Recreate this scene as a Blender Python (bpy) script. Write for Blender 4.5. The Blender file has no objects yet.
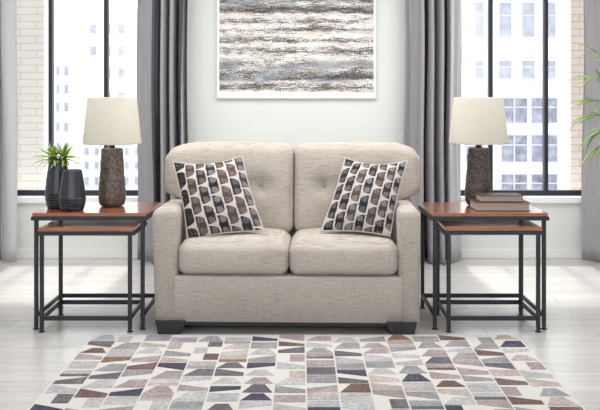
import bpy, bmesh, math, random
from mathutils import Vector, Matrix, noise
PI = math.pi
sc = bpy.context.scene
C = sc.collection
random.seed(7)

# ---------------------------------------------------------------- materials
def new_mat(name):
    m = bpy.data.materials.new(name); m.use_nodes = True
    nt = m.node_tree; b = nt.nodes['Principled BSDF']
    return m, nt, b
def lin(c):
    return tuple(((v/255)/12.92 if v/255 <= .04045 else ((v/255+.055)/1.055)**2.4) for v in c) + (1,)
def N(nt, t, **kw):
    n = nt.nodes.new(t)
    for k, v in kw.items(): setattr(n, k, v)
    return n
def coords(nt, scale=(1,1,1), rot=(0,0,0), kind='Object'):
    tc = N(nt, 'ShaderNodeTexCoord'); mp = N(nt, 'ShaderNodeMapping')
    mp.inputs['Scale'].default_value = scale; mp.inputs['Rotation'].default_value = rot
    nt.links.new(tc.outputs[kind], mp.inputs['Vector']); return mp.outputs['Vector']
def noise_tex(nt, vec, scale, detail=4, rough=.6):
    n = N(nt, 'ShaderNodeTexNoise'); n.inputs['Scale'].default_value = scale
    n.inputs['Detail'].default_value = detail; n.inputs['Roughness'].default_value = rough
    nt.links.new(vec, n.inputs['Vector']); return n.outputs['Fac']
def ramp(nt, fac, stops):
    r = N(nt, 'ShaderNodeValToRGB'); e = r.color_ramp.elements
    while len(e) < len(stops): e.new(.5)
    for i, (p, c) in enumerate(stops): e[i].position = p; e[i].color = c
    nt.links.new(fac, r.inputs['Fac']); return r.outputs['Color']
def mix(nt, fac, a, b, mode='MIX'):
    m = N(nt, 'ShaderNodeMix', data_type='RGBA', blend_type=mode)
    for s, v in ((0, fac), (6, a), (7, b)):
        if hasattr(v, 'is_output') or isinstance(v, bpy.types.NodeSocket): nt.links.new(v, m.inputs[s])
        else: m.inputs[s].default_value = v
    return m.outputs[2]
def bump(nt, b, h, strength=.3, dist=.01):
    bp = N(nt, 'ShaderNodeBump'); bp.inputs['Strength'].default_value = strength; bp.inputs['Distance'].default_value = dist
    nt.links.new(h, bp.inputs['Height']); nt.links.new(bp.outputs['Normal'], b.inputs['Normal'])
def math_n(nt, op, a, b=None):
    m = N(nt, 'ShaderNodeMath', operation=op)
    for i, v in enumerate((a, b)):
        if v is None: continue
        if isinstance(v, bpy.types.NodeSocket): nt.links.new(v, m.inputs[i])
        else: m.inputs[i].default_value = v
    return m.outputs[0]
def simple(name, col, rough=.6, metal=0, var=.06, nscale=20, bmp=0, scale=(1,1,1), spec=.5):
    m, nt, b = new_mat(name)
    v = coords(nt, scale); n = noise_tex(nt, v, nscale)
    c = lin(col)
    lo = tuple(x*(1-var) for x in c[:3])+(1,); hi = tuple(min(1, x*(1+var)) for x in c[:3])+(1,)
    nt.links.new(ramp(nt, n, [(.3, lo), (.7, hi)]), b.inputs['Base Color'])
    b.inputs['Roughness'].default_value = rough; b.inputs['Metallic'].default_value = metal
    b.inputs['Specular IOR Level'].default_value = spec
    if bmp: bump(nt, b, n, bmp, .004)
    return m

def fabric(name, dark, mid, light, grid=True):
    m, nt, b = new_mat(name)
    h = noise_tex(nt, coords(nt, (9, 9, 190)), 1.6, 3, .6)
    w = noise_tex(nt, coords(nt, (190, 190, 8)), 1.6, 3, .6)
    big = noise_tex(nt, coords(nt, (1,1,1)), 3, 2, .5)
    s = math_n(nt, 'ADD', math_n(nt, 'MULTIPLY', h, .62), math_n(nt, 'MULTIPLY', w, .38))
    s = math_n(nt, 'ADD', math_n(nt, 'MULTIPLY', s, .9), math_n(nt, 'MULTIPLY', big, .1))
    nt.links.new(ramp(nt, s, [(.34, lin(dark)), (.46, lin(mid)), (.6, lin(light))]), b.inputs['Base Color'])
    b.inputs['Roughness'].default_value = .95; b.inputs['Specular IOR Level'].default_value = .15
    b.inputs['Sheen Weight'].default_value = .15
    bump(nt, b, s, .2, .003)
    return m
M = {}
M['sofa'] = fabric('heathered_beige_fabric', (147,136,128), (180,170,161), (198,189,181))
M['button'] = simple('button_fabric', (168,159,149), .95)
M['leg_dark'] = simple('espresso_wood', (38,35,36), .45, var=.2, scale=(1,1,6))
M['metal'] = simple('dark_gunmetal', (50,50,56), .45, .5, .12, 30)
M['vase'] = simple('charcoal_glaze', (52,54,61), .22, .25, .1, 60)
M['cover'] = simple('book_cover_brown', (66,50,46), .6, var=.15)
M['cream'] = simple('rug_cream', (208,205,202), .95, var=.04, nscale=70, bmp=.3)
M['piping'] = simple('pillow_ivory', (198,189,182), .95)
M['white_wall'] = simple('wall_paint', (229,231,229), .85, var=.012, nscale=3)
M['trim'] = simple('trim_paint', (236,237,234), .5, var=.01, nscale=4)
M['sill'] = simple('sill_paint', (244,245,243), .5, var=.01, nscale=4)
M['win_metal'] = simple('black_steel', (40,43,52), .5, .2, .1)
M['green_stem'] = simple('stem_green', (120,140,70), .6)
M['pot'] = simple('stone_pot', (150,146,140), .8, var=.1)
M['soil'] = simple('soil', (60,45,36), .95, var=.3)
M['leaf'] = simple('succulent_green', (152,180,76), .5, var=.35, nscale=30)
M['palm'] = simple('palm_green', (150,182,96), .5, var=.35, nscale=14)
M['curtain'] = simple('curtain_grey', (166,163,169), .8, var=.12, nscale=4, scale=(40,40,.7), bmp=.1)
M['lining'] = simple('curtain_lining', (215,213,213), .85, var=.05, nscale=4, scale=(40,40,.7))
for key, f_, c_ in (('curtain', .08, (170,166,176)), ('lining', .3, (225,223,226))):
    nt = M[key].node_tree; tr = N(nt, 'ShaderNodeBsdfTranslucent'); tr.inputs['Color'].default_value = lin(c_)
    ms = N(nt, 'ShaderNodeMixShader'); ms.inputs[0].default_value = f_
    nt.links.new(nt.nodes['Principled BSDF'].outputs[0], ms.inputs[1]); nt.links.new(tr.outputs[0], ms.inputs[2])
    nt.links.new(ms.outputs[0], nt.nodes['Material Output'].inputs['Surface'])
M['curtain_band'] = simple('curtain_dark_band', (78,74,84), .85, var=.2, nscale=60)  # dark bands: edge trim, and stripes among the pleats
M['canvas_edge'] = simple('canvas_side', (238,238,236), .8, var=.01)

def wood():
    m, nt, b = new_mat('reddish_walnut')
    v = coords(nt, (2.2, 26, 26)); n = noise_tex(nt, v, 1.6, 6, .65)
    nt.links.new(ramp(nt, n, [(.3, lin((98,54,32))), (.5, lin((140,80,48))), (.68, lin((168,104,66)))]), b.inputs['Base Color'])
    b.inputs['Roughness'].default_value = .3
    b.inputs['Coat Weight'].default_value = .7; b.inputs['Coat Roughness'].default_value = .1
    bump(nt, b, n, .08, .002); return m
M['wood'] = wood()
def pages():
    m, nt, b = new_mat('book_pages')
    n = noise_tex(nt, coords(nt, (2, 2, 300)), 1.2, 3)
    nt.links.new(ramp(nt, n, [(.35, lin((160,140,132))), (.65, lin((192,174,166)))]), b.inputs['Base Color'])
    b.inputs['Roughness'].default_value = .9; return m
M['pages'] = pages()
def bronze(name, a, c, d):
    m, nt, b = new_mat(name)
    v = coords(nt); vo = N(nt, 'ShaderNodeTexVoronoi'); vo.inputs['Scale'].default_value = 70
    nt.links.new(v, vo.inputs['Vector'])
    n = noise_tex(nt, v, 45, 5, .7)
    s = math_n(nt, 'ADD', math_n(nt, 'MULTIPLY', vo.outputs['Distance'], .22), math_n(nt, 'MULTIPLY', n, .8))
    nt.links.new(ramp(nt, s, [(.32, lin(a)), (.5, lin(c)), (.72, lin(d))]), b.inputs['Base Color'])
    b.inputs['Roughness'].default_value = .42; b.inputs['Metallic'].default_value = .45
    bump(nt, b, s, .9, .008); return m
M['bronze'] = bronze('hammered_bronze', (74,64,59), (102,90,83), (140,128,119))
M['bronze_dark'] = bronze('hammered_dark_bronze', (56,48,47), (80,70,68), (118,107,104))
def shade():
    m, nt, b = new_mat('ivory_linen_shade')
    n = noise_tex(nt, coords(nt, (120,120,8)), 1.5, 3)
    nt.links.new(ramp(nt, n, [(.3, lin((232,228,216))), (.7, lin((241,237,227)))]), b.inputs['Base Color'])
    b.inputs['Roughness'].default_value = .9
    tr = N(nt, 'ShaderNodeBsdfTranslucent'); tr.inputs['Color'].default_value = lin((240,236,226))
    ms = N(nt, 'ShaderNodeMixShader'); ms.inputs[0].default_value = .3
    nt.links.new(b.outputs[0], ms.inputs[1]); nt.links.new(tr.outputs[0], ms.inputs[2])
    nt.links.new(ms.outputs[0], nt.nodes['Material Output'].inputs['Surface']); return m
M['shade'] = shade()
def glass():
    m, nt, b = new_mat('clear_glass')
    t = N(nt, 'ShaderNodeBsdfTransparent'); g = N(nt, 'ShaderNodeBsdfGlossy'); g.inputs['Roughness'].default_value = .02
    ms = N(nt, 'ShaderNodeMixShader'); ms.inputs[0].default_value = .05
    n = noise_tex(nt, coords(nt), 2); nt.links.new(ramp(nt, n, [(.3,(.97,.98,.98,1)),(.7,(1,1,1,1))]), t.inputs['Color'])
    nt.links.new(t.outputs[0], ms.inputs[1]); nt.links.new(g.outputs[0], ms.inputs[2])
    nt.links.new(ms.outputs[0], nt.nodes['Material Output'].inputs['Surface']); return m
M['glass'] = glass()
def floor_mat():
    m, nt, b = new_mat('whitewashed_planks')
    br = N(nt, 'ShaderNodeTexBrick'); v = coords(nt, (1,1,1))
    nt.links.new(v, br.inputs['Vector'])
    br.inputs['Scale'].default_value = 1; br.inputs['Brick Width'].default_value = 1.7; br.inputs['Row Height'].default_value = .15
    br.inputs['Mortar Size'].default_value = .0022; br.inputs['Mortar Smooth'].default_value = .3
    br.inputs['Color1'].default_value = lin((210,207,205)); br.inputs['Color2'].default_value = lin((198,195,193))
    br.inputs['Mortar'].default_value = lin((160,158,155)); br.offset = .37
    n = noise_tex(nt, coords(nt, (1.5, 22, 1)), 1.7, 5, .6)
    g = ramp(nt, n, [(.3, (.80,.795,.79,1)), (.62, (1,1,1,1))])
    nt.links.new(mix(nt, .75, br.outputs['Color'], g, 'MULTIPLY'), b.inputs['Base Color'])
    b.inputs['Roughness'].default_value = .26; b.inputs['Specular IOR Level'].default_value = .5
    bump(nt, b, n, .08, .003); return m
M['floor'] = floor_mat()
def brick(name, a, c, d):
    m, nt, b = new_mat(name)
    br = N(nt, 'ShaderNodeTexBrick'); v = coords(nt, (1,1,1), (PI/2,0,0)); nt.links.new(v, br.inputs['Vector'])
    br.inputs['Scale'].default_value = 1; br.inputs['Brick Width'].default_value = .30; br.inputs['Row Height'].default_value = .066
    br.inputs['Mortar Size'].default_value = .004
    br.inputs['Color1'].default_value = lin(a); br.inputs['Color2'].default_value = lin(c)
    br.inputs['Mortar'].default_value = lin(d); b.inputs['Roughness'].default_value = .9
    nt.links.new(br.outputs['Color'], b.inputs['Base Color']); return m
M['brick_lit'] = brick('pale_brick_lit', (250,244,236), (252,246,240), (232,214,200))  # same brick; the stronger light on the left is painted in as paler colour
M['brick'] = brick('pale_brick', (242,226,214), (244,230,220), (214,192,178))
M['facade'] = simple('white_render', (246,246,248), .9, var=.02, nscale=.3)
M['facade_tan'] = simple('tan_render', (248,238,233), .9, var=.04, nscale=.3)
M['far_glass'] = simple('far_window_glass', (140,140,156), .5, var=.6, nscale=1.3)
M['far_frame'] = simple('far_window_frame', (196,198,206), .7, var=.03)
M['far_glass_pale'] = simple('far_window_glass_pale', (164,166,178), .5, var=.25, nscale=.9)  # far glass with overexposed haze put into a paler colour
M['street'] = simple('street_asphalt', (170,170,172), .9, var=.06)

def rug_mat(name, col, strong=.35):
    m, nt, b = new_mat(name)
    n1 = noise_tex(nt, coords(nt, (1,1,1)), 60, 4, .75)
    n2 = noise_tex(nt, coords(nt, (1,1,1)), 7, 2, .5)
    c = lin(col); hi = tuple(min(1, x*(1+strong)+.05) for x in c[:3])+(1,); lo = tuple(x*(1-strong*.6) for x in c[:3])+(1,)
    s = math_n(nt, 'ADD', math_n(nt, 'MULTIPLY', n1, .7), math_n(nt, 'MULTIPLY', n2, .3))
    nt.links.new(ramp(nt, s, [(.38, lo), (.5, c), (.64, hi)]), b.inputs['Base Color'])
    b.inputs['Roughness'].default_value = .95; b.inputs['Specular IOR Level'].default_value = .1
    bump(nt, b, n1, .3, .003); return m

def art():
    m, nt, b = new_mat('abstract_brush_strokes')
    tc = N(nt, 'ShaderNodeTexCoord'); sep = N(nt, 'ShaderNodeSeparateXYZ'); nt.links.new(tc.outputs['Object'], sep.inputs[0])
    X, Z = sep.outputs['X'], sep.outputs['Z']
    wob = noise_tex(nt, coords(nt, (1.2, 1, 3)), 2.5, 3)
    zz = math_n(nt, 'ADD', Z, math_n(nt, 'MULTIPLY', math_n(nt, 'SUBTRACT', wob, .5), .05))
    f = math_n(nt, 'MULTIPLY', zz, 1.0)                     # canvas origin at its bottom edge; 1 m tall
    def g(v): return (v, v, v, 1)
    # darkness per height; z = (98.5 - y)/118.7
    def P(y): return (98.5-y)/118.7
    band = [(92,0),(89,.55),(85,.62),(82,.1),(79,.72),(74,.66),(70,.3),(64,.5),(60,.12),(57,.06),(52,.5),(48,.35),(46,.04),(44,.05),(41.5,.68),(39,.45),(36,.02),(33,.03),(30.5,.62),(28,.2),(25,.02),(22,.55),(20,.4),(18,.02),(15,.04),(12,.85),(8,.8),(5,.35),(0,.6)]
    dk = ramp(nt, f, [(P(y), g(v)) for y, v in band][:32])
    st = noise_tex(nt, coords(nt, (5, 1, 42)), 2.2, 6, .75)
    sp = noise_tex(nt, coords(nt, (60, 1, 90)), 1.3, 3, .7)
    lr = noise_tex(nt, coords(nt, (1.5, 1, 9)), 1.6, 3, .6)
    s = math_n(nt, 'ADD', math_n(nt, 'MULTIPLY', st, .42), math_n(nt, 'ADD', math_n(nt, 'MULTIPLY', sp, .33), math_n(nt, 'MULTIPLY', lr, .25)))
    fac = math_n(nt, 'SUBTRACT', math_n(nt, 'ADD', dk, math_n(nt, 'MULTIPLY', math_n(nt, 'SUBTRACT', s, .5), 8.0)), .12)
    fac = N(nt, 'ShaderNodeClamp').outputs[0] if False else fac
    cl = N(nt, 'ShaderNodeClamp'); nt.links.new(math_n(nt, 'MULTIPLY', fac, 1.7), cl.inputs[0])
    n2 = noise_tex(nt, coords(nt, (2, 1, 12)), 2, 4)
    paper = ramp(nt, n2, [(.33, lin((222,208,196))), (.48, lin((230,225,220))), (.62, lin((240,240,240)))])
    n3 = noise_tex(nt, coords(nt, (3, 1, 8), (0,0,0)), 3.1, 4)
    ink = ramp(nt, n3, [(.32, lin((58,55,58))), (.48, lin((84,82,84))), (.555, lin((92,88,88))), (.59, lin((134,100,66))), (.63, lin((88,92,104))), (.75, lin((130,136,150)))])
    col = mix(nt, cl.outputs[0], paper, ink)
    # slate passages
    sl = ramp(nt, f, [(P(83),g(0)),(P(80),g(.9)),(P(73),g(.8)),(P(71),g(.2)),(P(68),g(.8)),(P(62),g(.7)),(P(59),g(0)),(P(9),g(0)),(P(6),g(.9)),(P(0),g(.9))])
    n4 = noise_tex(nt, coords(nt, (1.4, 1, 4)), 2.2, 2); n4c = ramp(nt, n4, [(.47, g(0)), (.56, g(1))])
    slate = ramp(nt, st, [(.36, lin((62,68,82))), (.49, lin((120,126,142))), (.58, lin((214,216,224)))])
    col = mix(nt, math_n(nt, 'MULTIPLY', math_n(nt, 'MULTIPLY', sl, n4c), .85), col, slate)
    # white border at the bottom and sides
    ed = math_n(nt, 'MULTIPLY', math_n(nt, 'GREATER_THAN', math_n(nt, 'ADD', zz, math_n(nt, 'MULTIPLY', sp, .02)), .065), 1)
    ax = math_n(nt, 'LESS_THAN', math_n(nt, 'ADD', math_n(nt, 'ABSOLUTE', X), math_n(nt, 'MULTIPLY', st, .05)), .672)
    col = mix(nt, math_n(nt, 'MULTIPLY', ed, ax), lin((242,241,239)), col)
    nt.links.new(col, b.inputs['Base Color']); b.inputs['Roughness'].default_value = .75
    bump(nt, b, st, .3, .003); return m
M['art'] = art()

# ---------------------------------------------------------------- mesh helpers
def mesh_obj(name, bm, mats, parent=None, smooth=False, loc=None):
    bmesh.ops.recalc_face_normals(bm, faces=bm.faces)
    me = bpy.data.meshes.new(name); bm.to_mesh(me); bm.free()
    if not isinstance(mats, (list, tuple)): mats = [mats]
    for m in mats: me.materials.append(m)
    if smooth:
        for p in me.polygons: p.use_smooth = True
    o = bpy.data.objects.new(name, me); C.objects.link(o)
    if parent: o.parent = parent
    if loc: o.location = loc
    return o
def tag(o, label, cat, group=None):
    o['label'] = label; o['category'] = cat
    if group: o['group'] = group
    return o
def thing(name, label, cat, loc=(0,0,0), rz=0, group=None):
    o = bpy.data.objects.new(name, None); C.objects.link(o); o.location = loc; o.rotation_euler = (0,0,rz)
    o.empty_display_size = .1
    return tag(o, label, cat, group)
def struct(name, bm, mats, parent=None, smooth=False):
    o = mesh_obj(name, bm, mats, parent, smooth)
    if not parent: o['kind'] = 'structure'
    return o
def box(bm, x0, x1, y0, y1, z0, z1, bev=0, seg=2, mi=0):
    r = bmesh.ops.create_cube(bm, size=1)
    vs = r['verts']
    for v in vs:
        v.co = Vector(((x0+x1)/2+v.co.x*(x1-x0), (y0+y1)/2+v.co.y*(y1-y0), (z0+z1)/2+v.co.z*(z1-z0)))
    fs = {f for v in vs for f in v.link_faces}
    for f in fs: f.material_index = mi
    if bev:
        es = list({e for v in vs for e in v.link_edges})
        bmesh.ops.bevel(bm, geom=es, offset=bev, segments=seg, profile=.5, affect='EDGES')
    return vs
def lathe(bm, prof, n=40, cx=0, cy=0, cap=True, mi=0):
    rings = []
    for r, z in prof:
        rings.append([bm.verts.new((cx+r*math.cos(2*PI*i/n), cy+r*math.sin(2*PI*i/n), z)) for i in range(n)])
    for a, b in zip(rings, rings[1:]):
        for i in range(n):
            bm.faces.new((a[i], a[(i+1)%n], b[(i+1)%n], b[i])).material_index = mi
    if cap:
        bm.faces.new(rings[0][::-1]); bm.faces.new(rings[-1])
def tube(bm, pts, r, n=8, closed=False, taper=None):
    pts = [Vector(p) for p in pts]; rings = []
    L = len(pts)
    for i, p in enumerate(pts):
        d = (pts[(i+1)%L]-pts[i-1]) if closed else (pts[min(i+1,L-1)]-pts[max(i-1,0)])
        d.normalize(); up = Vector((0,0,1)) if abs(d.z) < .9 else Vector((0,1,0))
        a = d.cross(up).normalized(); b = d.cross(a).normalized()
        rr = r if taper is None else r+(taper-r)*i/(L-1)
        rings.append([bm.verts.new(p+a*rr*math.cos(2*PI*k/n)+b*rr*math.sin(2*PI*k/n)) for k in range(n)])
    rng = range(L) if closed else range(L-1)
    for i in rng:
        A, B = rings[i], rings[(i+1)%L]
        for k in range(n): bm.faces.new((A[k], A[(k+1)%n], B[(k+1)%n], B[k]))
    if not closed: bm.faces.new(rings[0][::-1]); bm.faces.new(rings[-1])
def sm(a, b, t):
    t = max(0, min(1, (t-a)/(b-a))); return t*t*(3-2*t)
def rbox(x0, x1, y0, y1, z0, z1, r, n=18, fn=None):
    """rounded, subdivided box; fn(p, u) moves each vertex, u = position in -1..1"""
    bm = bmesh.new(); bmesh.ops.create_cube(bm, size=2)
    bmesh.ops.subdivide_edges(bm, edges=bm.edges[:], cuts=n, use_grid_fill=True)
    h = Vector(((x1-x0)/2, (y1-y0)/2, (z1-z0)/2)); c = Vector(((x0+x1)/2, (y0+y1)/2, (z0+z1)/2))
    for v in bm.verts:
        u = v.co.copy()
        # denser towards the edges so that roundings are smooth
        w = Vector([math.copysign(abs(t)**.7, t) if abs(t) < 1 else t for t in u])
        p = Vector((w.x*h.x, w.y*h.y, w.z*h.z))
        q = Vector([max(-(h[i]-r), min(h[i]-r, p[i])) for i in range(3)])
        d = p-q
        if d.length > 1e-6: p = q+d.normalized()*min(r, d.length) if sum(abs(d[i]) > 1e-6 for i in range(3)) > 1 else p
        p = c+p
        v.co = fn(p, w) if fn else p
    return bm

# ---------------------------------------------------------------- camera and light
cam_d = bpy.data.cameras.new('camera'); cam = bpy.data.objects.new('camera', cam_d); C.objects.link(cam)
cam.location = (0, -5.2, 1.331); cam.rotation_euler = (PI/2, 0, 0)
cam_d.sensor_width = 36; cam_d.lens = 54.6; cam_d.shift_y = -105/600
cam_d.clip_end = 500
sc.camera = cam
w = bpy.data.worlds.new('sky'); sc.world = w; w.use_nodes = True
nt = w.node_tree; bg = nt.nodes['Background']; bg.inputs['Color'].default_value = (.93,.965,1,1); bg.inputs['Strength'].default_value = 2.3
def area(name, loc, rot, sx, sy, power, col=(1,1,1)):
    l = bpy.data.lights.new(name, 'AREA'); l.shape = 'RECTANGLE'; l.size = sx; l.size_y = sy; l.energy = power; l.color = col
    o = bpy.data.objects.new(name, l); C.objects.link(o); o.location = loc; o.rotation_euler = rot; return o
area('ceiling_fill', (0, .35, 2.92), (math.radians(0),0,0), 4.6, 1.9, 108, (1,.985,.96))  # unseen fill light added overhead to brighten the wall and cushion tops
area('studio_softbox', (-1.2, -6.2, 2.3), (math.radians(72),0,math.radians(-8)), 3.5, 2.0, 10, (1,.985,.965))
sl = bpy.data.lights.new('sun', 'SUN'); sl.energy = 3.2; sl.angle = math.radians(4); sl.color = (1,.97,.92)
so = bpy.data.objects.new('sun', sl); C.objects.link(so)
sd = Vector((.0, -.62, -.9)); so.rotation_euler = sd.to_track_quat('-Z', 'Y').to_euler()
sc.view_settings.view_transform = 'Standard'; sc.view_settings.look = 'None'
sc.view_settings.exposure = .04; sc.view_settings.gamma = 1; sc.view_settings.use_curve_mapping = False

# ---------------------------------------------------------------- room
WY = 2.47; WT = .22; CZ = 3.0
LW = (-2.60, -1.13); RW = (1.10, 2.57); SZ = .515; TZ = 2.85
bm = bmesh.new(); box(bm, -3.4, 3.4, -6.5, WY+WT, -.12, 0); struct('floor', bm, M['floor'])
bm = bmesh.new()
box(bm, -3.4, LW[0], WY, WY+WT, 0, CZ); box(bm, LW[1], RW[0], WY, WY+WT, 0, CZ); box(bm, RW[1], 3.4, WY, WY+WT, 0, CZ)
for a, b in (LW, RW): box(bm, a, b, WY, WY+WT, 0, SZ-.05); box(bm, a, b, WY, WY+WT, TZ, CZ)
struct('wall_back', bm, M['white_wall'])
bm = bmesh.new(); box(bm, -3.52, -3.4, -6.5, WY+WT, -.12, CZ); struct('wall_left', bm, M['white_wall'])
bm = bmesh.new(); box(bm, 3.4, 3.52, -6.5, WY+WT, -.12, CZ); struct('wall_right', bm, M['white_wall'])
bm = bmesh.new(); box(bm, -3.52, 3.52, -6.5, WY+WT, CZ, CZ+.1); struct('ceiling', bm, M['trim'])
bm = bmesh.new(); box(bm, -3.4, 3.4, WY-.014, WY, 0, .075, .004); struct('baseboard_back', bm, M['trim'])
for i, (a, b) in enumerate((LW, RW)):
    fr = bpy.data.objects.new('window_%d' % (i+1), None); C.objects.link(fr); fr.location = ((a+b)/2, WY+.12, SZ); fr['kind'] = 'structure'
    W = (b-a)/2; H = TZ-SZ
    bm = bmesh.new()
    box(bm, -W, W, -.03, .03, 0, .045); box(bm, -W, W, -.03, .03, H-.045, H)
    box(bm, -W, -W+.035, -.03, .03, 0, H); box(bm, W-.035, W, -.03, .03, 0, H)
    mesh_obj('window_frame', bm, M['win_metal'], fr)
    mx = (-2.13, -1.656) if i == 0 else (1.628, 2.100)
    for x in mx:
        bm = bmesh.new(); box(bm, x-.017, x+.017, -.035, .035, .04, H-.04, .004)
        o = mesh_obj('mullion', bm, M['win_metal'], fr); o.location = (-(a+b)/2, 0, 0)
    bm = bmesh.new(); box(bm, -W+.03, W-.03, -.004, .004, .04, H-.04); mesh_obj('glass_pane', bm, M['glass'], fr)
    bm = bmesh.new(); box(bm, -W, W, -.155, .13, -.05, 0, .004); mesh_obj('window_sill', bm, M['sill'], fr)

# outside: brick returns either side and the buildings across the street
bm = bmesh.new(); box(bm, -3.6, -2.335, 3.1, 3.2, -1.5, 4.5); struct('wall_exterior_left', bm, M['brick_lit'])
bm = bmesh.new(); box(bm, 2.47, 3.8, 3.1, 3.2, -1.5, 4.5); struct('wall_exterior_right', bm, M['brick'])
bm = bmesh.new(); box(bm, -90, 90, 12, 140, -14.2, -14); struct('ground', bm, M['street'])
def building(label, mat, Y, px0, px1, ytop, rows, cols, glass='far_glass', depth=12):
    """rows: list of (y_top, y_bottom) of window bands seen in the picture, cols: list of x ranges"""
    s = 910/(Y+5.2)
    X = lambda p: (p-300)/s
    Z = lambda p: 1.331-(p-100)/s
    t = thing('building', label, 'building', (X((px0+px1)/2), Y, -14)); ox, oz = X((px0+px1)/2), -14
    bm = bmesh.new(); box(bm, X(px0)-ox, X(px1)-ox, 0, depth, 0, Z(ytop)-oz); mesh_obj('wall', bm, mat, t)
    bm = bmesh.new(); box(bm, X(px0)-ox-.2, X(px1)-ox+.2, -.2, depth+.2, Z(ytop)-oz, Z(ytop)-oz+.5); mesh_obj('parapet', bm, M['facade'], t)
    for (y0, y1) in rows:
        bm = bmesh.new(); box(bm, X(px0)-ox-.1, X(px1)-ox+.1, -.18, 0, Z(y1+1.4)-oz, Z(y1+.4)-oz); mesh_obj('ledge', bm, M['facade'], t)
        for (x0, x1) in cols:
            bm = bmesh.new(); a, b_, c, d = X(x0)-ox, X(x1)-ox, Z(y1)-oz, Z(y0)-oz
            e = .09
            box(bm, a, b_, -.1, .02, c, c+e); box(bm, a, b_, -.1, .02, d-e, d); box(bm, a, a+e, -.1, .02, c+e, d-e); box(bm, b_-e, b_, -.1, .02, c+e, d-e)
            if d-c > 1.2:
                nm = max(1, int(round((b_-a)/1.0)))
                for k in range(1, nm): q = a+(b_-a)*k/nm; box(bm, q-.045, q+.045, -.1, .02, c+e, d-e)
                q = c+(d-c)*.62; box(bm, a+e, b_-e, -.06, .02, q-.045, q+.045)
            f = mesh_obj('window', bm, M['far_frame'], t)
            bm = bmesh.new(); box(bm, a+.04, b_-.04, -.03, -.01, c+.04, d-.04); mesh_obj('pane', bm, M[glass], f)
    return t
building('white office block with rows of gridded windows, seen through the right window', M['facade'], 64, 462, 560, -60,
         [(-40,-10),(2,38),(60,79)], [(474,484),(498,512),(521,535),(545,556)], 'far_glass_pale')
building('paler lower wing of the office block with long gridded window bands', M['facade'], 51, 462, 561, 88,
         [(97,124),(134,163),(173,200)], [(464,484),(500,528),(530,558)])
building('pale narrow building edge at the right of the white office block', M['facade'], 79, 563, 610, -40,
         [(14,30),(60,76),(100,118),(140,158)], [(572,580),(586,594)])
building('low white block with small windows, behind the lamp in the left window', M['facade'], 60, 79, 150, 138,
         [(147,156),(161,170),(176,186)], [(84,90),(94,100),(104,110),(114,120),(124,130),(134,140)], 'far_glass_pale')
building('tall tan building beyond the low block, seen through the left window', M['facade_tan'], 84, 52, 74, 60,
         [(66,76),(84,94),(102,112),(122,132),(142,152)], [(56,60),(64,69)], 'far_glass_pale')
building('pale high-rise farther off, above the lamp in the left window', M['facade'], 99, 84, 132, 12,
         [(24,34),(46,56),(68,78),(92,102),(116,126)], [(90,97),(104,111),(118,125)], 'far_glass_pale')

# ---------------------------------------------------------------- curtains
def curtain(x0, x1, folds, label, Y=2.275, amp=.045, flare=0, seed=0, lin_from=None, dark=()):
    """folds: list of (u, depth) control points, u along the cloth width"""
    rnd = random.Random(seed); bm = bmesh.new(); nu, nz = 150, 26
    z0, z1 = .012, CZ-.03; cx = (x0+x1)/2
    ph = [rnd.random()*6 for _ in range(4)]
    vs = []
    for j in range(nz+1):
        z = z0+(z1-z0)*j/nz; row = []
        k = 1-j/nz
        for i in range(nu+1):
            u = i/nu
            # warped phase: wide soft folds at one side, tight pleats at the other
            p = 0
            for n_ in range(len(folds)-1):
                (ua, pa), (ub, pb) = folds[n_], folds[n_+1]
                if ua <= u <= ub: p = pa+(pb-pa)*(u-ua)/(ub-ua)
            p += .05*math.sin(z*2.1+ph[0]+u*4)
            ap = amp*(2.9 if (n_slope := [ (pb-pa)/(ub-ua) for (ua,pa),(ub,pb) in zip(folds, folds[1:]) if ua <= u <= ub][0]) > 5.5 else 1)
            y = ap*math.sin(2*PI*p)+.012*math.sin(2*PI*2.3*p+ph[1])
            xx = x0+(x1-x0)*u+.010*math.cos(2*PI*p+.6)*(1 if .03 < u < .97 else .3)
            xx = cx+(xx-cx)*(1+flare*k*k)+.006*math.sin(z*3+ph[2])
            row.append(bm.verts.new((xx-cx, y, z)))
        vs.append(row)
    for j in range(nz):
        for i in range(nu):
            f = bm.faces.new((vs[j][i], vs[j][i+1], vs[j+1][i+1], vs[j+1][i]))
            if lin_from and lin_from[0] <= i/nu < lin_from[1]: f.material_index = 1
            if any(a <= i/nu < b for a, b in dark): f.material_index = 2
    o = mesh_obj('curtain', bm, [M['curtain'], M['lining'], M['curtain_band']], None, True, (cx, Y, 0))
    md = o.modifiers.new('thick', 'SOLIDIFY'); md.thickness = .004
    return tag(o, label, 'curtain', 'floor-length grey curtains')
curtain(-2.80, -2.315, [(0,0),(.3,1.2),(.62,2.0),(.75,2.5),(1,2.8)], 'grey curtain with pale lining hanging at the far left of the left window', seed=1, lin_from=(.7,1.1))
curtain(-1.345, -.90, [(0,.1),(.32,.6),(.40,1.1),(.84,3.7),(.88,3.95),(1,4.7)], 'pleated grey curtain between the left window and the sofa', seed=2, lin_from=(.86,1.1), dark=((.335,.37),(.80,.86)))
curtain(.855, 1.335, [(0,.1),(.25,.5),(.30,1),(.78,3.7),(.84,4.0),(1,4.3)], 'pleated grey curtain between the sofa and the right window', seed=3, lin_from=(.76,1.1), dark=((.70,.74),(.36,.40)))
curtain(2.335, 2.80, [(0,.1),(.22,.55),(.5,1.2),(1,3)], 'grey curtain at the far right of the right window, behind the palm leaves', seed=4, flare=.05)

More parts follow.
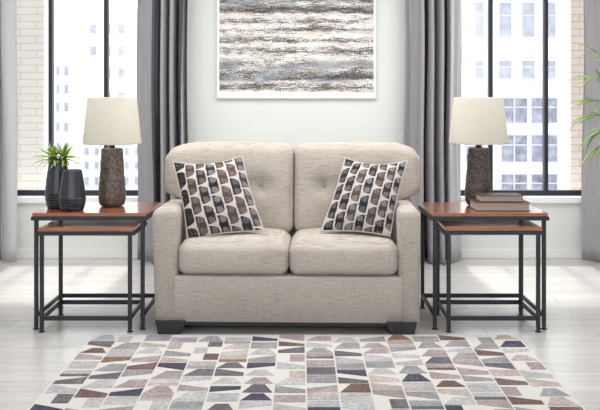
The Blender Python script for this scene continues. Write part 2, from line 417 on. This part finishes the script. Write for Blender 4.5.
# ---------------------------------------------------------------- wall art
bm = bmesh.new(); box(bm, -.67, .67, -.035, 0, 0, 1.0, .003)
for f in bm.faces: f.material_index = 0 if f.normal.y < -.5 else 1
bmesh.ops.recalc_face_normals(bm, faces=bm.faces)
for f in bm.faces: f.material_index = 0 if f.normal.y < -.9 else 1
o = mesh_obj('canvas_painting', bm, [M['art'], M['canvas_edge']], None, False, (-.03, WY-.002, 1.344))
tag(o, 'large abstract canvas of charcoal, slate and cream strokes on the wall', 'painting')

# ---------------------------------------------------------------- loveseat
S = thing('loveseat', 'beige heathered fabric loveseat with tufted back and dark block feet', 'sofa', (-.082, -.045, 0), math.radians(-1.6))
IL, IR = -.630, .652; OL, OR = -.768, .768; MID = .017
def seam_box(x0, x1, y0, y1, z0, z1, r, rb, taper=0):
    bm = bmesh.new(); box(bm, x0, x1, y0, y1, z0, z1)
    top = [e for e in bm.edges if not all(v.co.z < z0+.01 for v in e.verts)]
    bmesh.ops.bevel(bm, geom=top, offset=r, segments=6, profile=.55, affect='EDGES')
    for v in bm.verts:
        k = 1-(v.co.z-z0)/(z1-z0); v.co.x += taper*k*(1 if (v.co.x > (x0+x1)/2) == (x0 > 0) else 0)
    return bm
bm = seam_box(IL-.01, IR+.01, .006, .8, .070, .328, .012, .01); mesh_obj('base', bm, M['sofa'], S, True)
bm = bmesh.new(); box(bm, -.70, .70, .035, .82, .042, .080, .003); mesh_obj('underside_shade', bm, M['leg_dark'], S)  # dark strip modelled under the seat in place of the shadow there
mesh_obj('arm', seam_box(OL, IL+.012, 0, .84, .068, .712, .055, .01, .018), M['sofa'], S, True)
mesh_obj('arm', seam_box(IR-.012, OR, 0, .84, .068, .712, .055, .01, -.006), M['sofa'], S, True)
REC = .17
def rec(p): p.y += (p.z-.5)*REC; return p
mesh_obj('back', rbox(-.745, .78, .66, .80, .09, 1.03, .05, 14, lambda p, u: rec(p)), M['sofa'], S, True)
def seat_fn(x0, x1, zt):
    def f(p, u):
        k = (1-u.x**2); kz = (1-u.z**2)
        if u.z > 0: p.z += .020*k*(1-u.y**4)*u.z
        if u.y < 0: p.y -= .022*(1-u.x**4)*kz*abs(u.y)
        p.z -= .012*(abs(u.x)**8)*max(0, u.z)
        p.z += .003*noise.noise(p*6)
        return p
    return f
for a, b in ((IL+.006, MID-.001), (MID+.001, IR-.006)):
    mesh_obj('seat_cushion', rbox(a, b, .012, .64, .326, .526, .060, 20, seat_fn(a, b, .54)), M['sofa'], S, True)
tuft_z = .80
def back_fn(x0, x1, side, tx):
    def f(p, u):
        # narrower between the arms, full width above them
        k = 1-sm(.68, .76, p.z)
        if side < 0 and u.x < 0: p.x += k*abs(u.x)**2*(IL+.006-x0)
        if side > 0 and u.x > 0: p.x -= k*abs(u.x)**2*(x1-IR+.006)
        if u.y < 0:
            d = 0
            d += .035*(1-u.x**4)*(1-abs(u.z)**3)
            for t in tx:
                r2 = ((p.x-t)/.055)**2+((p.z-tuft_z)/.05)**2
                d -= .040*math.exp(-r2)+.014*math.exp(-((p.x-t)/.014)**2)*math.exp(-((p.z-tuft_z-.06)/.09)**2)
            d += -.010*math.exp(-((p.z-tuft_z)/.02)**2)*(1-u.x**2)
            d += .006*noise.noise(p*5)
            p.y -= d*abs(u.y)
        # crown of the top edge
        if u.z > 0: p.z += .012*(1-u.x**2)*u.z
        if u.z > 0 and u.x*side > .5: p.z -= .05*((abs(u.x)-.5)/.5)**2.2*u.z
        return rec(p)
    return f
for side, a, b, tx in ((-1, -.79, .026, (-.56, -.175)), (1, .030, .822, (.215, .60))):
    bc = mesh_obj('back_cushion', rbox(a, b, .475, .67, .50, 1.052, .055, 26, back_fn(a, b, side, tx)), M['sofa'], S, True)
    for t in tx:
        bm = bmesh.new(); bmesh.ops.create_uvsphere(bm, u_segments=14, v_segments=8, radius=.013)
        for v in bm.verts: v.co.y *= .5
        o = mesh_obj('button', bm, M['button'], bc, True)
        o.location = (t, .475+.004+(tuft_z-.5)*REC, tuft_z)
for sx, y in ((-1, .05), (1, .05), (-1, .76), (1, .76)):
    bm = bmesh.new(); x0, x1 = sorted((sx*.742, sx*.568))
    vs = box(bm, x0, x1, y-.062, y+.045, 0, .078, .003)
    for v in bm.verts:
        k = 1-v.co.z/.078; cx = (x0+x1)/2; v.co.x = cx+sx*.008*k+(v.co.x-cx)*(1-.3*k); v.co.y = y+(v.co.y-y)*(1-.04*k)
    mesh_obj('leg', bm, M['leg_dark'], S)

# ---------------------------------------------------------------- throw pillows
PC = [rug_mat('pillow_'+n, c, .12) for n, c in (('charcoal',(50,46,50)), ('umber',(88,73,67)), ('mauve',(112,99,100)), ('grey',(122,121,125)), ('slate',(90,93,102)), ('taupe',(80,68,65)))]
def pillow(label, TL, TR, BR, BL, seed, flip=False):
    TL, TR, BR, BL = map(Vector, (TL, TR, BR, BL)); c = (TL+TR+BR+BL)/4
    nrm = (TR-TL).cross(TL-BL).normalized()
    if nrm.y > 0: nrm = -nrm
    n = 132; bm = bmesh.new(); rnd = random.Random(seed)
    NCOL, NROW = 6.7, 4.1
    kinds = [0,1,0,2,0,1,0,0,1]
    tones = [(0,3),(5,2),(0,4),(0,3),(1,2),(0,4),(5,3),(0,2),(1,3)]
    def facecol(u, v):
        cu = u*NCOL+.15*math.sin(v*3); ci = int(cu); fu = cu-ci
        if flip: fu = 1-fu
        off = (.5 if ci % 2 else 0)+.06*ci
        cv = v*NROW+off; r = int(cv+.5); t = (cv-r)*2      # -1..1 round the neck
        kd = kinds[(ci+seed) % 9]; A, B = tones[(ci*2+(r%2)*(ci%2)+seed) % 9] if kd else tones[(ci+seed*3) % 9]
        at = abs(t); wide = .93 if kd == 2 else .86
        e = wide
        if at > .5: e = wide*math.sqrt(max(0, 1-((at-.5)/.42)**2)) if at < .92 else 0
        e = max(e, 1-at*3.2)
        if fu < .04: return None if at > .2 else A
        if fu < e:
            if kd == 2: return A if rnd.random() < .96 else B
            r2 = ((fu-.42)/.36)**2+((at-.52)/.30)**2
            if fu > .2 and at > .2 and r2 < 1: return B
            return A
        return None
    def P(u, v, side):
        p = BL*(1-u)*(1-v)+BR*u*(1-v)+TR*u*v+TL*(1-u)*v
        a, b = 2*u-1, 2*v-1
        # edges pull in between the corners
        inn = .045
        p += (c-p)*(.06*(1-b*b)*abs(a)**3+(.17 if b > 0 else .07)*(1-a*a)*abs(b)**3)
        th = .092*((1-a*a)*(1-b*b))**.52
        th += .006*noise.noise(Vector((a*2.2, b*2.2, seed)))*((1-a*a)*(1-b*b))**.5
        return p+nrm*th*side-c
    grids = {}
    for side in (1, -1):
        g = [[None]*(n+1) for _ in range(n+1)]
        for j in range(n+1):
            for i in range(n+1):
                if side == -1 and (i in (0, n) or j in (0, n)): g[j][i] = grids[1][j][i]
                else: g[j][i] = bm.verts.new(P(i/n, j/n, side))
        grids[side] = g
        for j in range(n):
            for i in range(n):
                f = bm.faces.new((g[j][i], g[j][i+1], g[j+1][i+1], g[j+1][i]))
                k = facecol((i+.5)/n, (j+.5)/n); f.material_index = 0 if k is None else k+1
    o = mesh_obj('throw_pillow', bm, [M['piping']]+PC, None, True, c)
    tag(o, label, 'pillow', 'patterned throw pillows on the loveseat')
    loop = [P(t/20, 0, 1) for t in range(20)]+[P(1, t/20, 1) for t in range(20)]+[P(1-t/20, 1, 1) for t in range(20)]+[P(0, 1-t/20, 1) for t in range(20)]
    bm = bmesh.new(); tube(bm, loop, .006, 8, True); mesh_obj('piping', bm, M['piping'], o, True)
    return o
def at(px, py, Y):
    s = 910/(Y+5.2); return ((px-300)/s, Y, 1.331-(py-100)/s)
pillow('scallop-patterned throw pillow leaning on the left half of the loveseat back', at(173,162,.345), at(242,156,.365), at(264,231,.16), at(188,240,.08), 3)
pillow('scallop-patterned throw pillow leaning at the right arm of the loveseat', at(345,158,.365), at(407,161,.345), at(390,236,.08), at(321,231,.16), 5, True)

# ---------------------------------------------------------------- nesting tables
def table(label, x0, x1, y0, y1, H, front_rail, group):
    cx, cy = (x0+x1)/2, (y0+y1)/2; hx, hy = (x1-x0)/2, (y1-y0)/2
    t = thing('nesting_table', label, 'table', (cx, cy, 0), 0, group)
    bm = bmesh.new(); box(bm, -hx, hx, -hy, hy, H-.022, H, .003); mesh_obj('tabletop', bm, M['wood'], t)
    bm = bmesh.new(); a = .006
    for q in ((-hx-a, hx+a, -hy-a, -hy+.02), (-hx-a, hx+a, hy-.02, hy+a), (-hx-a, -hx+.02, -hy+.02, hy-.02), (hx-.02, hx+a, -hy+.02, hy-.02)):
        box(bm, *q, H-.043, H-.0225)
    mesh_obj('rim_frame', bm, M['metal'], t)
    L = .011; lx, ly = hx-L-.010, hy-L-.002
    for sx in (-1, 1):
        for sy in (-1, 1):
            bm = bmesh.new(); box(bm, sx*lx-L, sx*lx+L, sy*ly-L, sy*ly+L, .012, H-.043, .002, 1)
            lg = mesh_obj('leg', bm, M['metal'], t)
            bm = bmesh.new(); lathe(bm, [(.019,0),(.019,.004),(.009,.008),(.008,.013)], 20, sx*lx, sy*ly); mesh_obj('foot_pad', bm, M['metal'], lg)
    z0, z1 = .066, .092
    for sx in (-1, 1):
        bm = bmesh.new(); box(bm, sx*lx-.008, sx*lx+.008, -ly+L, ly-L, z0, z1, .002, 1); mesh_obj('stretcher', bm, M['metal'], t)
    for sy in ((-1, 1) if front_rail else (1,)):
        bm = bmesh.new(); box(bm, -lx+L, lx-L, sy*ly-.008, sy*ly+.008, z0, z1, .002, 1); mesh_obj('stretcher', bm, M['metal'], t)
    return t
G = 'nesting side tables with reddish wood tops'
table('taller wood-topped nesting table left of the sofa, holding vases and a lamp', -1.553, -.893, .075, .64, .676, False, G)
table('shorter wood-topped nesting table tucked under the taller one left of the sofa', -1.503, -.955, .01, .45, .598, True, G)
table('taller wood-topped nesting table right of the sofa, holding books and a lamp', .763, 1.438, .075, .64, .676, False, G)
table('shorter wood-topped nesting table tucked under the taller one right of the sofa', .832, 1.388, .01, .45, .602, True, G)
TT = .676

# ---------------------------------------------------------------- lamps
def lamp(label, x, y, mat, seed, rs=1.0):
    t = thing('table_lamp', label, 'lamp', (x, y, TT), 0, 'table lamps with ivory shades')
    prof = [(.0,.002),(.060,.002),(.070,.006),(.079,.025),(.083,.05),(.084,.075),(.082,.105),(.077,.16),(.0725,.22),(.069,.28),(.0665,.33),(.064,.352),(.058,.358),(.0,.358)]
    # resample the profile and roughen the body
    bm = bmesh.new(); pp = []
    for (a, za), (b, zb) in zip(prof, prof[1:]):
        k = max(1, int(math.hypot(a-b, za-zb)/.006))
        pp += [(a+(b-a)*i/k, za+(zb-za)*i/k) for i in range(k)]
    pp[0] = (.001, .002); pp.append((.001, .358))
    lathe(bm, pp, 72)
    for v in bm.verts:
        r = math.hypot(v.co.x, v.co.y)
        if r > .05:
            d = .0032*noise.noise(v.co*55+Vector((seed,0,0)))+.002*noise.noise(v.co*110)
            v.co.x *= 1+d/r; v.co.y *= 1+d/r
    mesh_obj('lamp_base', bm, mat, t, True)
    bm = bmesh.new(); lathe(bm, [(.018,.356),(.018,.375),(.012,.378),(.012,.41),(.016,.412),(.016,.45),(.003,.452)], 24); mesh_obj('neck', bm, M['metal'], t, True)
    rb, rt, zb, zt = .178*rs, .149*rs, .384, .672
    bm = bmesh.new(); lathe(bm, [(rb-.003, zb),(rb, zb),(rb+.001, zb+.008),(rt+.001, zt-.008),(rt, zt),(rt-.003, zt),(rb-.003, zb)], 64, cap=False)
    sh = mesh_obj('lamp_shade', bm, M['shade'], t, True)
    bm = bmesh.new()
    for k in range(3):
        a = 2*PI*k/3+.4; tube(bm, [(0,0,zt-.03),(rt*.97*math.cos(a), rt*.97*math.sin(a), zt-.012)], .0022, 6)
    tube(bm, [(0,0,.45),(0,0,zt-.02)], .003, 6)
    mesh_obj('shade_fitter', bm, M['metal'], sh)
    return t
lamp('ivory-shaded table lamp with textured brown bronze base, beside the dark vases', -1.160, .42, M['bronze'], 1)
lamp('ivory-shaded table lamp with dark bronze base, behind the stacked books', 1.112, .47, M['bronze_dark'], 9, 1.02)

# ---------------------------------------------------------------- vases and succulent
def vase(label, x, y, h, rm, rb, rt):
    k = h; prof = [(.001,0),(rb*.93,0),(rb,.004)]
    ring0, ring1 = .03*k/.24, .34*k
    n = 120
    for i in range(1, n):
        f = i/n; z = .004+(k-.008)*f
        if f < .28: r = rb+(rm-rb)*math.sin(f/.28*PI/2)
        else:
            q = (f-.28)/.72; r = rm+(rt-rm)*(q**1.35)
        if .05 < f < .31: r += .0032*math.sin((f-.05)/.26*2*PI*4.5)
        prof.append((r, z))
    prof += [(rt, k-.003), (rt-.004, k), (rt-.009, k-.002), (rt-.011, k-.03), (.001, k-.035)]
    bm = bmesh.new(); lathe(bm, prof, 56); o = mesh_obj('vase', bm, M['vase'], None, True, (x, y, TT))
    return tag(o, label, 'vase', 'dark ribbed vases')
vase('taller dark ribbed vase holding the succulent on the left table', -1.47, .325, .300, .077, .062, .051)
vase('shorter empty dark ribbed vase in front, on the left table', -1.352, .20, .242, .080, .066, .056)
def blade(bm, base, az, el, L, w, curl, n=7, twist=0):
    """a leaf: tapered, slightly cupped blade with thickness"""
    d = Vector((math.cos(az)*math.cos(el), math.sin(az)*math.cos(el), math.sin(el)))
    side = Vector((-math.sin(az), math.cos(az), 0)); p = Vector(base); rows = []
    for i in range(n+1):
        t = i/n; ww = w*(math.sin(PI*min(1, (t*.75+.25)))**.8 if t < 1 else .02)*(1-t*.25)
        up = side.cross(d).normalized()
        th = .10*ww+.0006
        rows.append([bm.verts.new(p-side*ww+up*ww*.35), bm.verts.new(p+up*th), bm.verts.new(p+side*ww+up*ww*.35), bm.verts.new(p-up*th)])
        p = p+d*(L/n); e = el-curl*(t+1/n)
        d = Vector((math.cos(az)*math.cos(e), math.sin(az)*math.cos(e), math.sin(e)))
    for a, b in zip(rows, rows[1:]):
        for k in range(4): bm.faces.new((a[k], a[(k+1)%4], b[(k+1)%4], b[k]))
    bm.faces.new(rows[0][::-1]); bm.faces.new(rows[-1])
t = thing('succulent', 'small spiky green succulent growing out of the taller dark vase', 'plant', (-1.47, .325, TT+.268))
bm = bmesh.new(); tube(bm, [(-.02,0,0),(-.024,0,.03)], .008); tube(bm, [(.022,0,0),(.03,0,.035)], .008); mesh_obj('stem', bm, M['green_stem'], t)
bm = bmesh.new(); rnd = random.Random(4)
for cx, cy in ((-.028, -.004), (.034, .002)):
    for ring, (cnt, el, L) in enumerate(((9, .0, .11), (9, .36, .11), (8, .75, .10), (5, 1.2, .08))):
        for k in range(cnt):
            blade(bm, (cx, cy, .028+.004*ring), 2*PI*k/cnt+ring*.4+rnd.random()*.3, el+rnd.uniform(-.12,.12), L*1.22*rnd.uniform(.85,1.15), .0105, .75 if ring < 2 else .35)
mesh_obj('leaves', bm, M['leaf'], t, True)

# ---------------------------------------------------------------- books
def book(label, x, y, w, d, h, z, rz):
    t = thing('book', label, 'book', (x, y, z), rz, 'books stacked on the right table')
    c = .004; bm = bmesh.new()
    box(bm, -w/2, w/2, -d/2, d/2, 0, c, .001, 1); box(bm, -w/2, w/2, -d/2, d/2, h-c, h, .001, 1); box(bm, -w/2, w/2, d/2-c, d/2, c, h-c)
    mesh_obj('cover', bm, M['cover'], t)
    bm = bmesh.new(); box(bm, -w/2+.006, w/2-.006, -d/2+.006, d/2-c, c, h-c); mesh_obj('pages', bm, M['pages'], t)
book('lower, larger brown book of the stack in front of the right lamp', 1.195, .262, .322, .21, .052, TT, 0)
book('upper, smaller brown book on top of the larger one by the right lamp', 1.195, .262, .258, .17, .038, TT+.052, math.radians(0))

# ---------------------------------------------------------------- palm at the right
t = thing('potted_palm', 'leafy green potted palm reaching in from the right, before the curtain', 'plant', (2.62, 1.5, 0))
bm = bmesh.new(); lathe(bm, [(.001,0),(.13,0),(.14,.01),(.17,.32),(.178,.33),(.178,.35),(.16,.35),(.157,.31),(.001,.31)], 40); mesh_obj('pot', bm, M['pot'], t, True)
bm = bmesh.new(); lathe(bm, [(.001,.305),(.156,.305),(.156,.318),(.001,.325)], 30); mesh_obj('soil', bm, M['soil'], t)
rnd = random.Random(11)
def frond(tip, start, sag, nleaf, L):
    P0, P2 = Vector(start), Vector(tip); P1 = (P0+P2)/2+Vector((.08,0,sag))
    pts = [P0*(1-q)**2+P1*2*q*(1-q)+P2*q*q for q in [i/12 for i in range(13)]]
    bs = bmesh.new(); tube(bs, pts, .006, 6, taper=.0025); st = mesh_obj('stem', bs, M['green_stem'], t, True)
    bm = bmesh.new()
    for i in range(nleaf):
        q = .45+.55*i/(nleaf-1); p = P0*(1-q)**2+P1*2*q*(1-q)+P2*q*q
        d = ((P1-P0)*(1-q)+(P2-P1)*q).normalized(); az = math.atan2(d.y, d.x); el = math.asin(d.z)
        s_ = 1 if i % 2 else -1
        blade(bm, p, az+s_*rnd.uniform(.35,.9), el+rnd.uniform(-.7,.25), L*rnd.uniform(.8,1.15), .0135, rnd.uniform(.5,1.1), 8)
    blade(bm, P2, az, el-.1, L, .0135, .6, 8)
    mesh_obj('frond', bm, M['palm'], st, True)
for tip, start, sag, nl, L in (((-.50,-.05,1.50),(0,0,.31),.55,13,.20), ((-.49,.02,1.22),(.02,.03,.31),.5,13,.19), ((-.44,-.03,1.68),(.02,.0,.31),.4,11,.18),
                           ((-.43,.10,1.08),(-.03,.02,.31),.55,12,.20), ((-.1,.05,1.8),(.03,0,.31),.3,12,.20), ((-.485,.0,1.34),(.0,.02,.31),.5,14,.19), ((-.42,.05,.98),(.01,.04,.31),.5,12,.19), ((.3,.0,1.6),(.04,0,.31),.3,12,.2), ((.05,-.3,1.5),(0,-.03,.31),.4,12,.2)):
    frond(tip, start, sag, nl, L)

# ---------------------------------------------------------------- rug
RX0, RX1, RY1, RY0 = -1.165, 1.222, -.078, -1.75
RC = [rug_mat('rug_'+n, c) for n, c in (('indigo_grey',(78,74,90)), ('charcoal',(104,100,106)), ('grey',(146,144,148)), ('pale_grey',(174,172,174)), ('mauve',(158,144,146)), ('rose_beige',(176,164,160)), ('brown',(112,92,88)), ('tan',(134,110,96)))]
wts = [10, 13, 20, 22, 14, 12, 6, 3]
bm = bmesh.new(); box(bm, RX0, RX1, RY0, RY1, .0005, .011, .003)
rnd = random.Random(21); nc = 16; cw = (RX1-RX0-.02)/nc; zt = .0122
def poly(pts, mi):
    lo = [bm.verts.new((x, y, .0108)) for x, y in pts]; hi = [bm.verts.new((x, y, zt)) for x, y in pts]
    f = bm.faces.new(hi); f.material_index = mi
    for i in range(len(pts)):
        g = bm.faces.new((lo[i], lo[(i+1)%len(pts)], hi[(i+1)%len(pts)], hi[i])); g.material_index = mi
for c in range(nc):
    xa = RX0+.01+c*cw+.004; xb = xa+cw-.008; y = RY1-.012-rnd.choice((0, .03, .055)); last = None
    while y > RY0+.06:
        h = rnd.choice((.095, .11, .12, .125)); ya, yb = y-h, y
        if ya < RY0+.01: break
        T = rnd.choice('RRSSSMMMTTTTTTHJKKKLL')
        k = rnd.choices(range(8), wts)[0]
        if k == last and rnd.random() < .7: k = rnd.choices(range(8), wts)[0]
        last = k; mi = k+1; X = lambda q: xa+(xb-xa)*q; Y = lambda q: ya+(yb-ya)*q
        if T == 'R': poly([(xa,ya),(xb,ya),(xb,yb),(xa,yb)], mi)
        elif T == 'S': poly([(xa,ya),(xb,ya),(xb,yb),(xa,Y(.45))], mi)
        elif T == 'M': poly([(xa,ya),(xb,ya),(xb,Y(.45)),(xa,yb)], mi)
        elif T == 'T': poly([(xa,ya),(xb,ya),(X(.72),yb),(X(.32),yb)] if rnd.random() < .5 else [(xa,ya),(xb,ya),(xb,yb),(X(.4),yb)], mi)
        elif T == 'H': poly([(xa,ya),(X(.52),ya),(X(.52),yb),(xa,yb)], mi)
        elif T == 'J': poly([(X(.46),ya),(xb,ya),(xb,yb),(X(.46),yb)], mi)
        elif T == 'K': poly([(xa,Y(.1)),(xb,Y(.5)),(xb,yb),(xa,yb)] if rnd.random() < .5 else [(xa,Y(.5)),(xb,ya),(xb,yb),(xa,yb)], mi)
        elif T == 'P': poly([(xa,Y(.35)),(xb,Y(.35)),(xb,yb),(xa,yb)], mi)
        elif T == 'G': y = ya-.01; continue
        elif T == 'L':
            poly([(xa,ya),(xb,ya),(xb,Y(.36)),(xa,Y(.36))], mi)
            poly([(xa,Y(.42)),(xb,Y(.42)),(xb,yb),(xa,yb)], rnd.choice((3,4,4,5,6)))
        y = ya-rnd.choice((.008, .010, .012, .03))
rug = mesh_obj('area_rug', bm, [M['cream']]+RC)
tag(rug, 'cream area rug with grey, mauve and brown mosaic pieces before the sofa', 'rug')
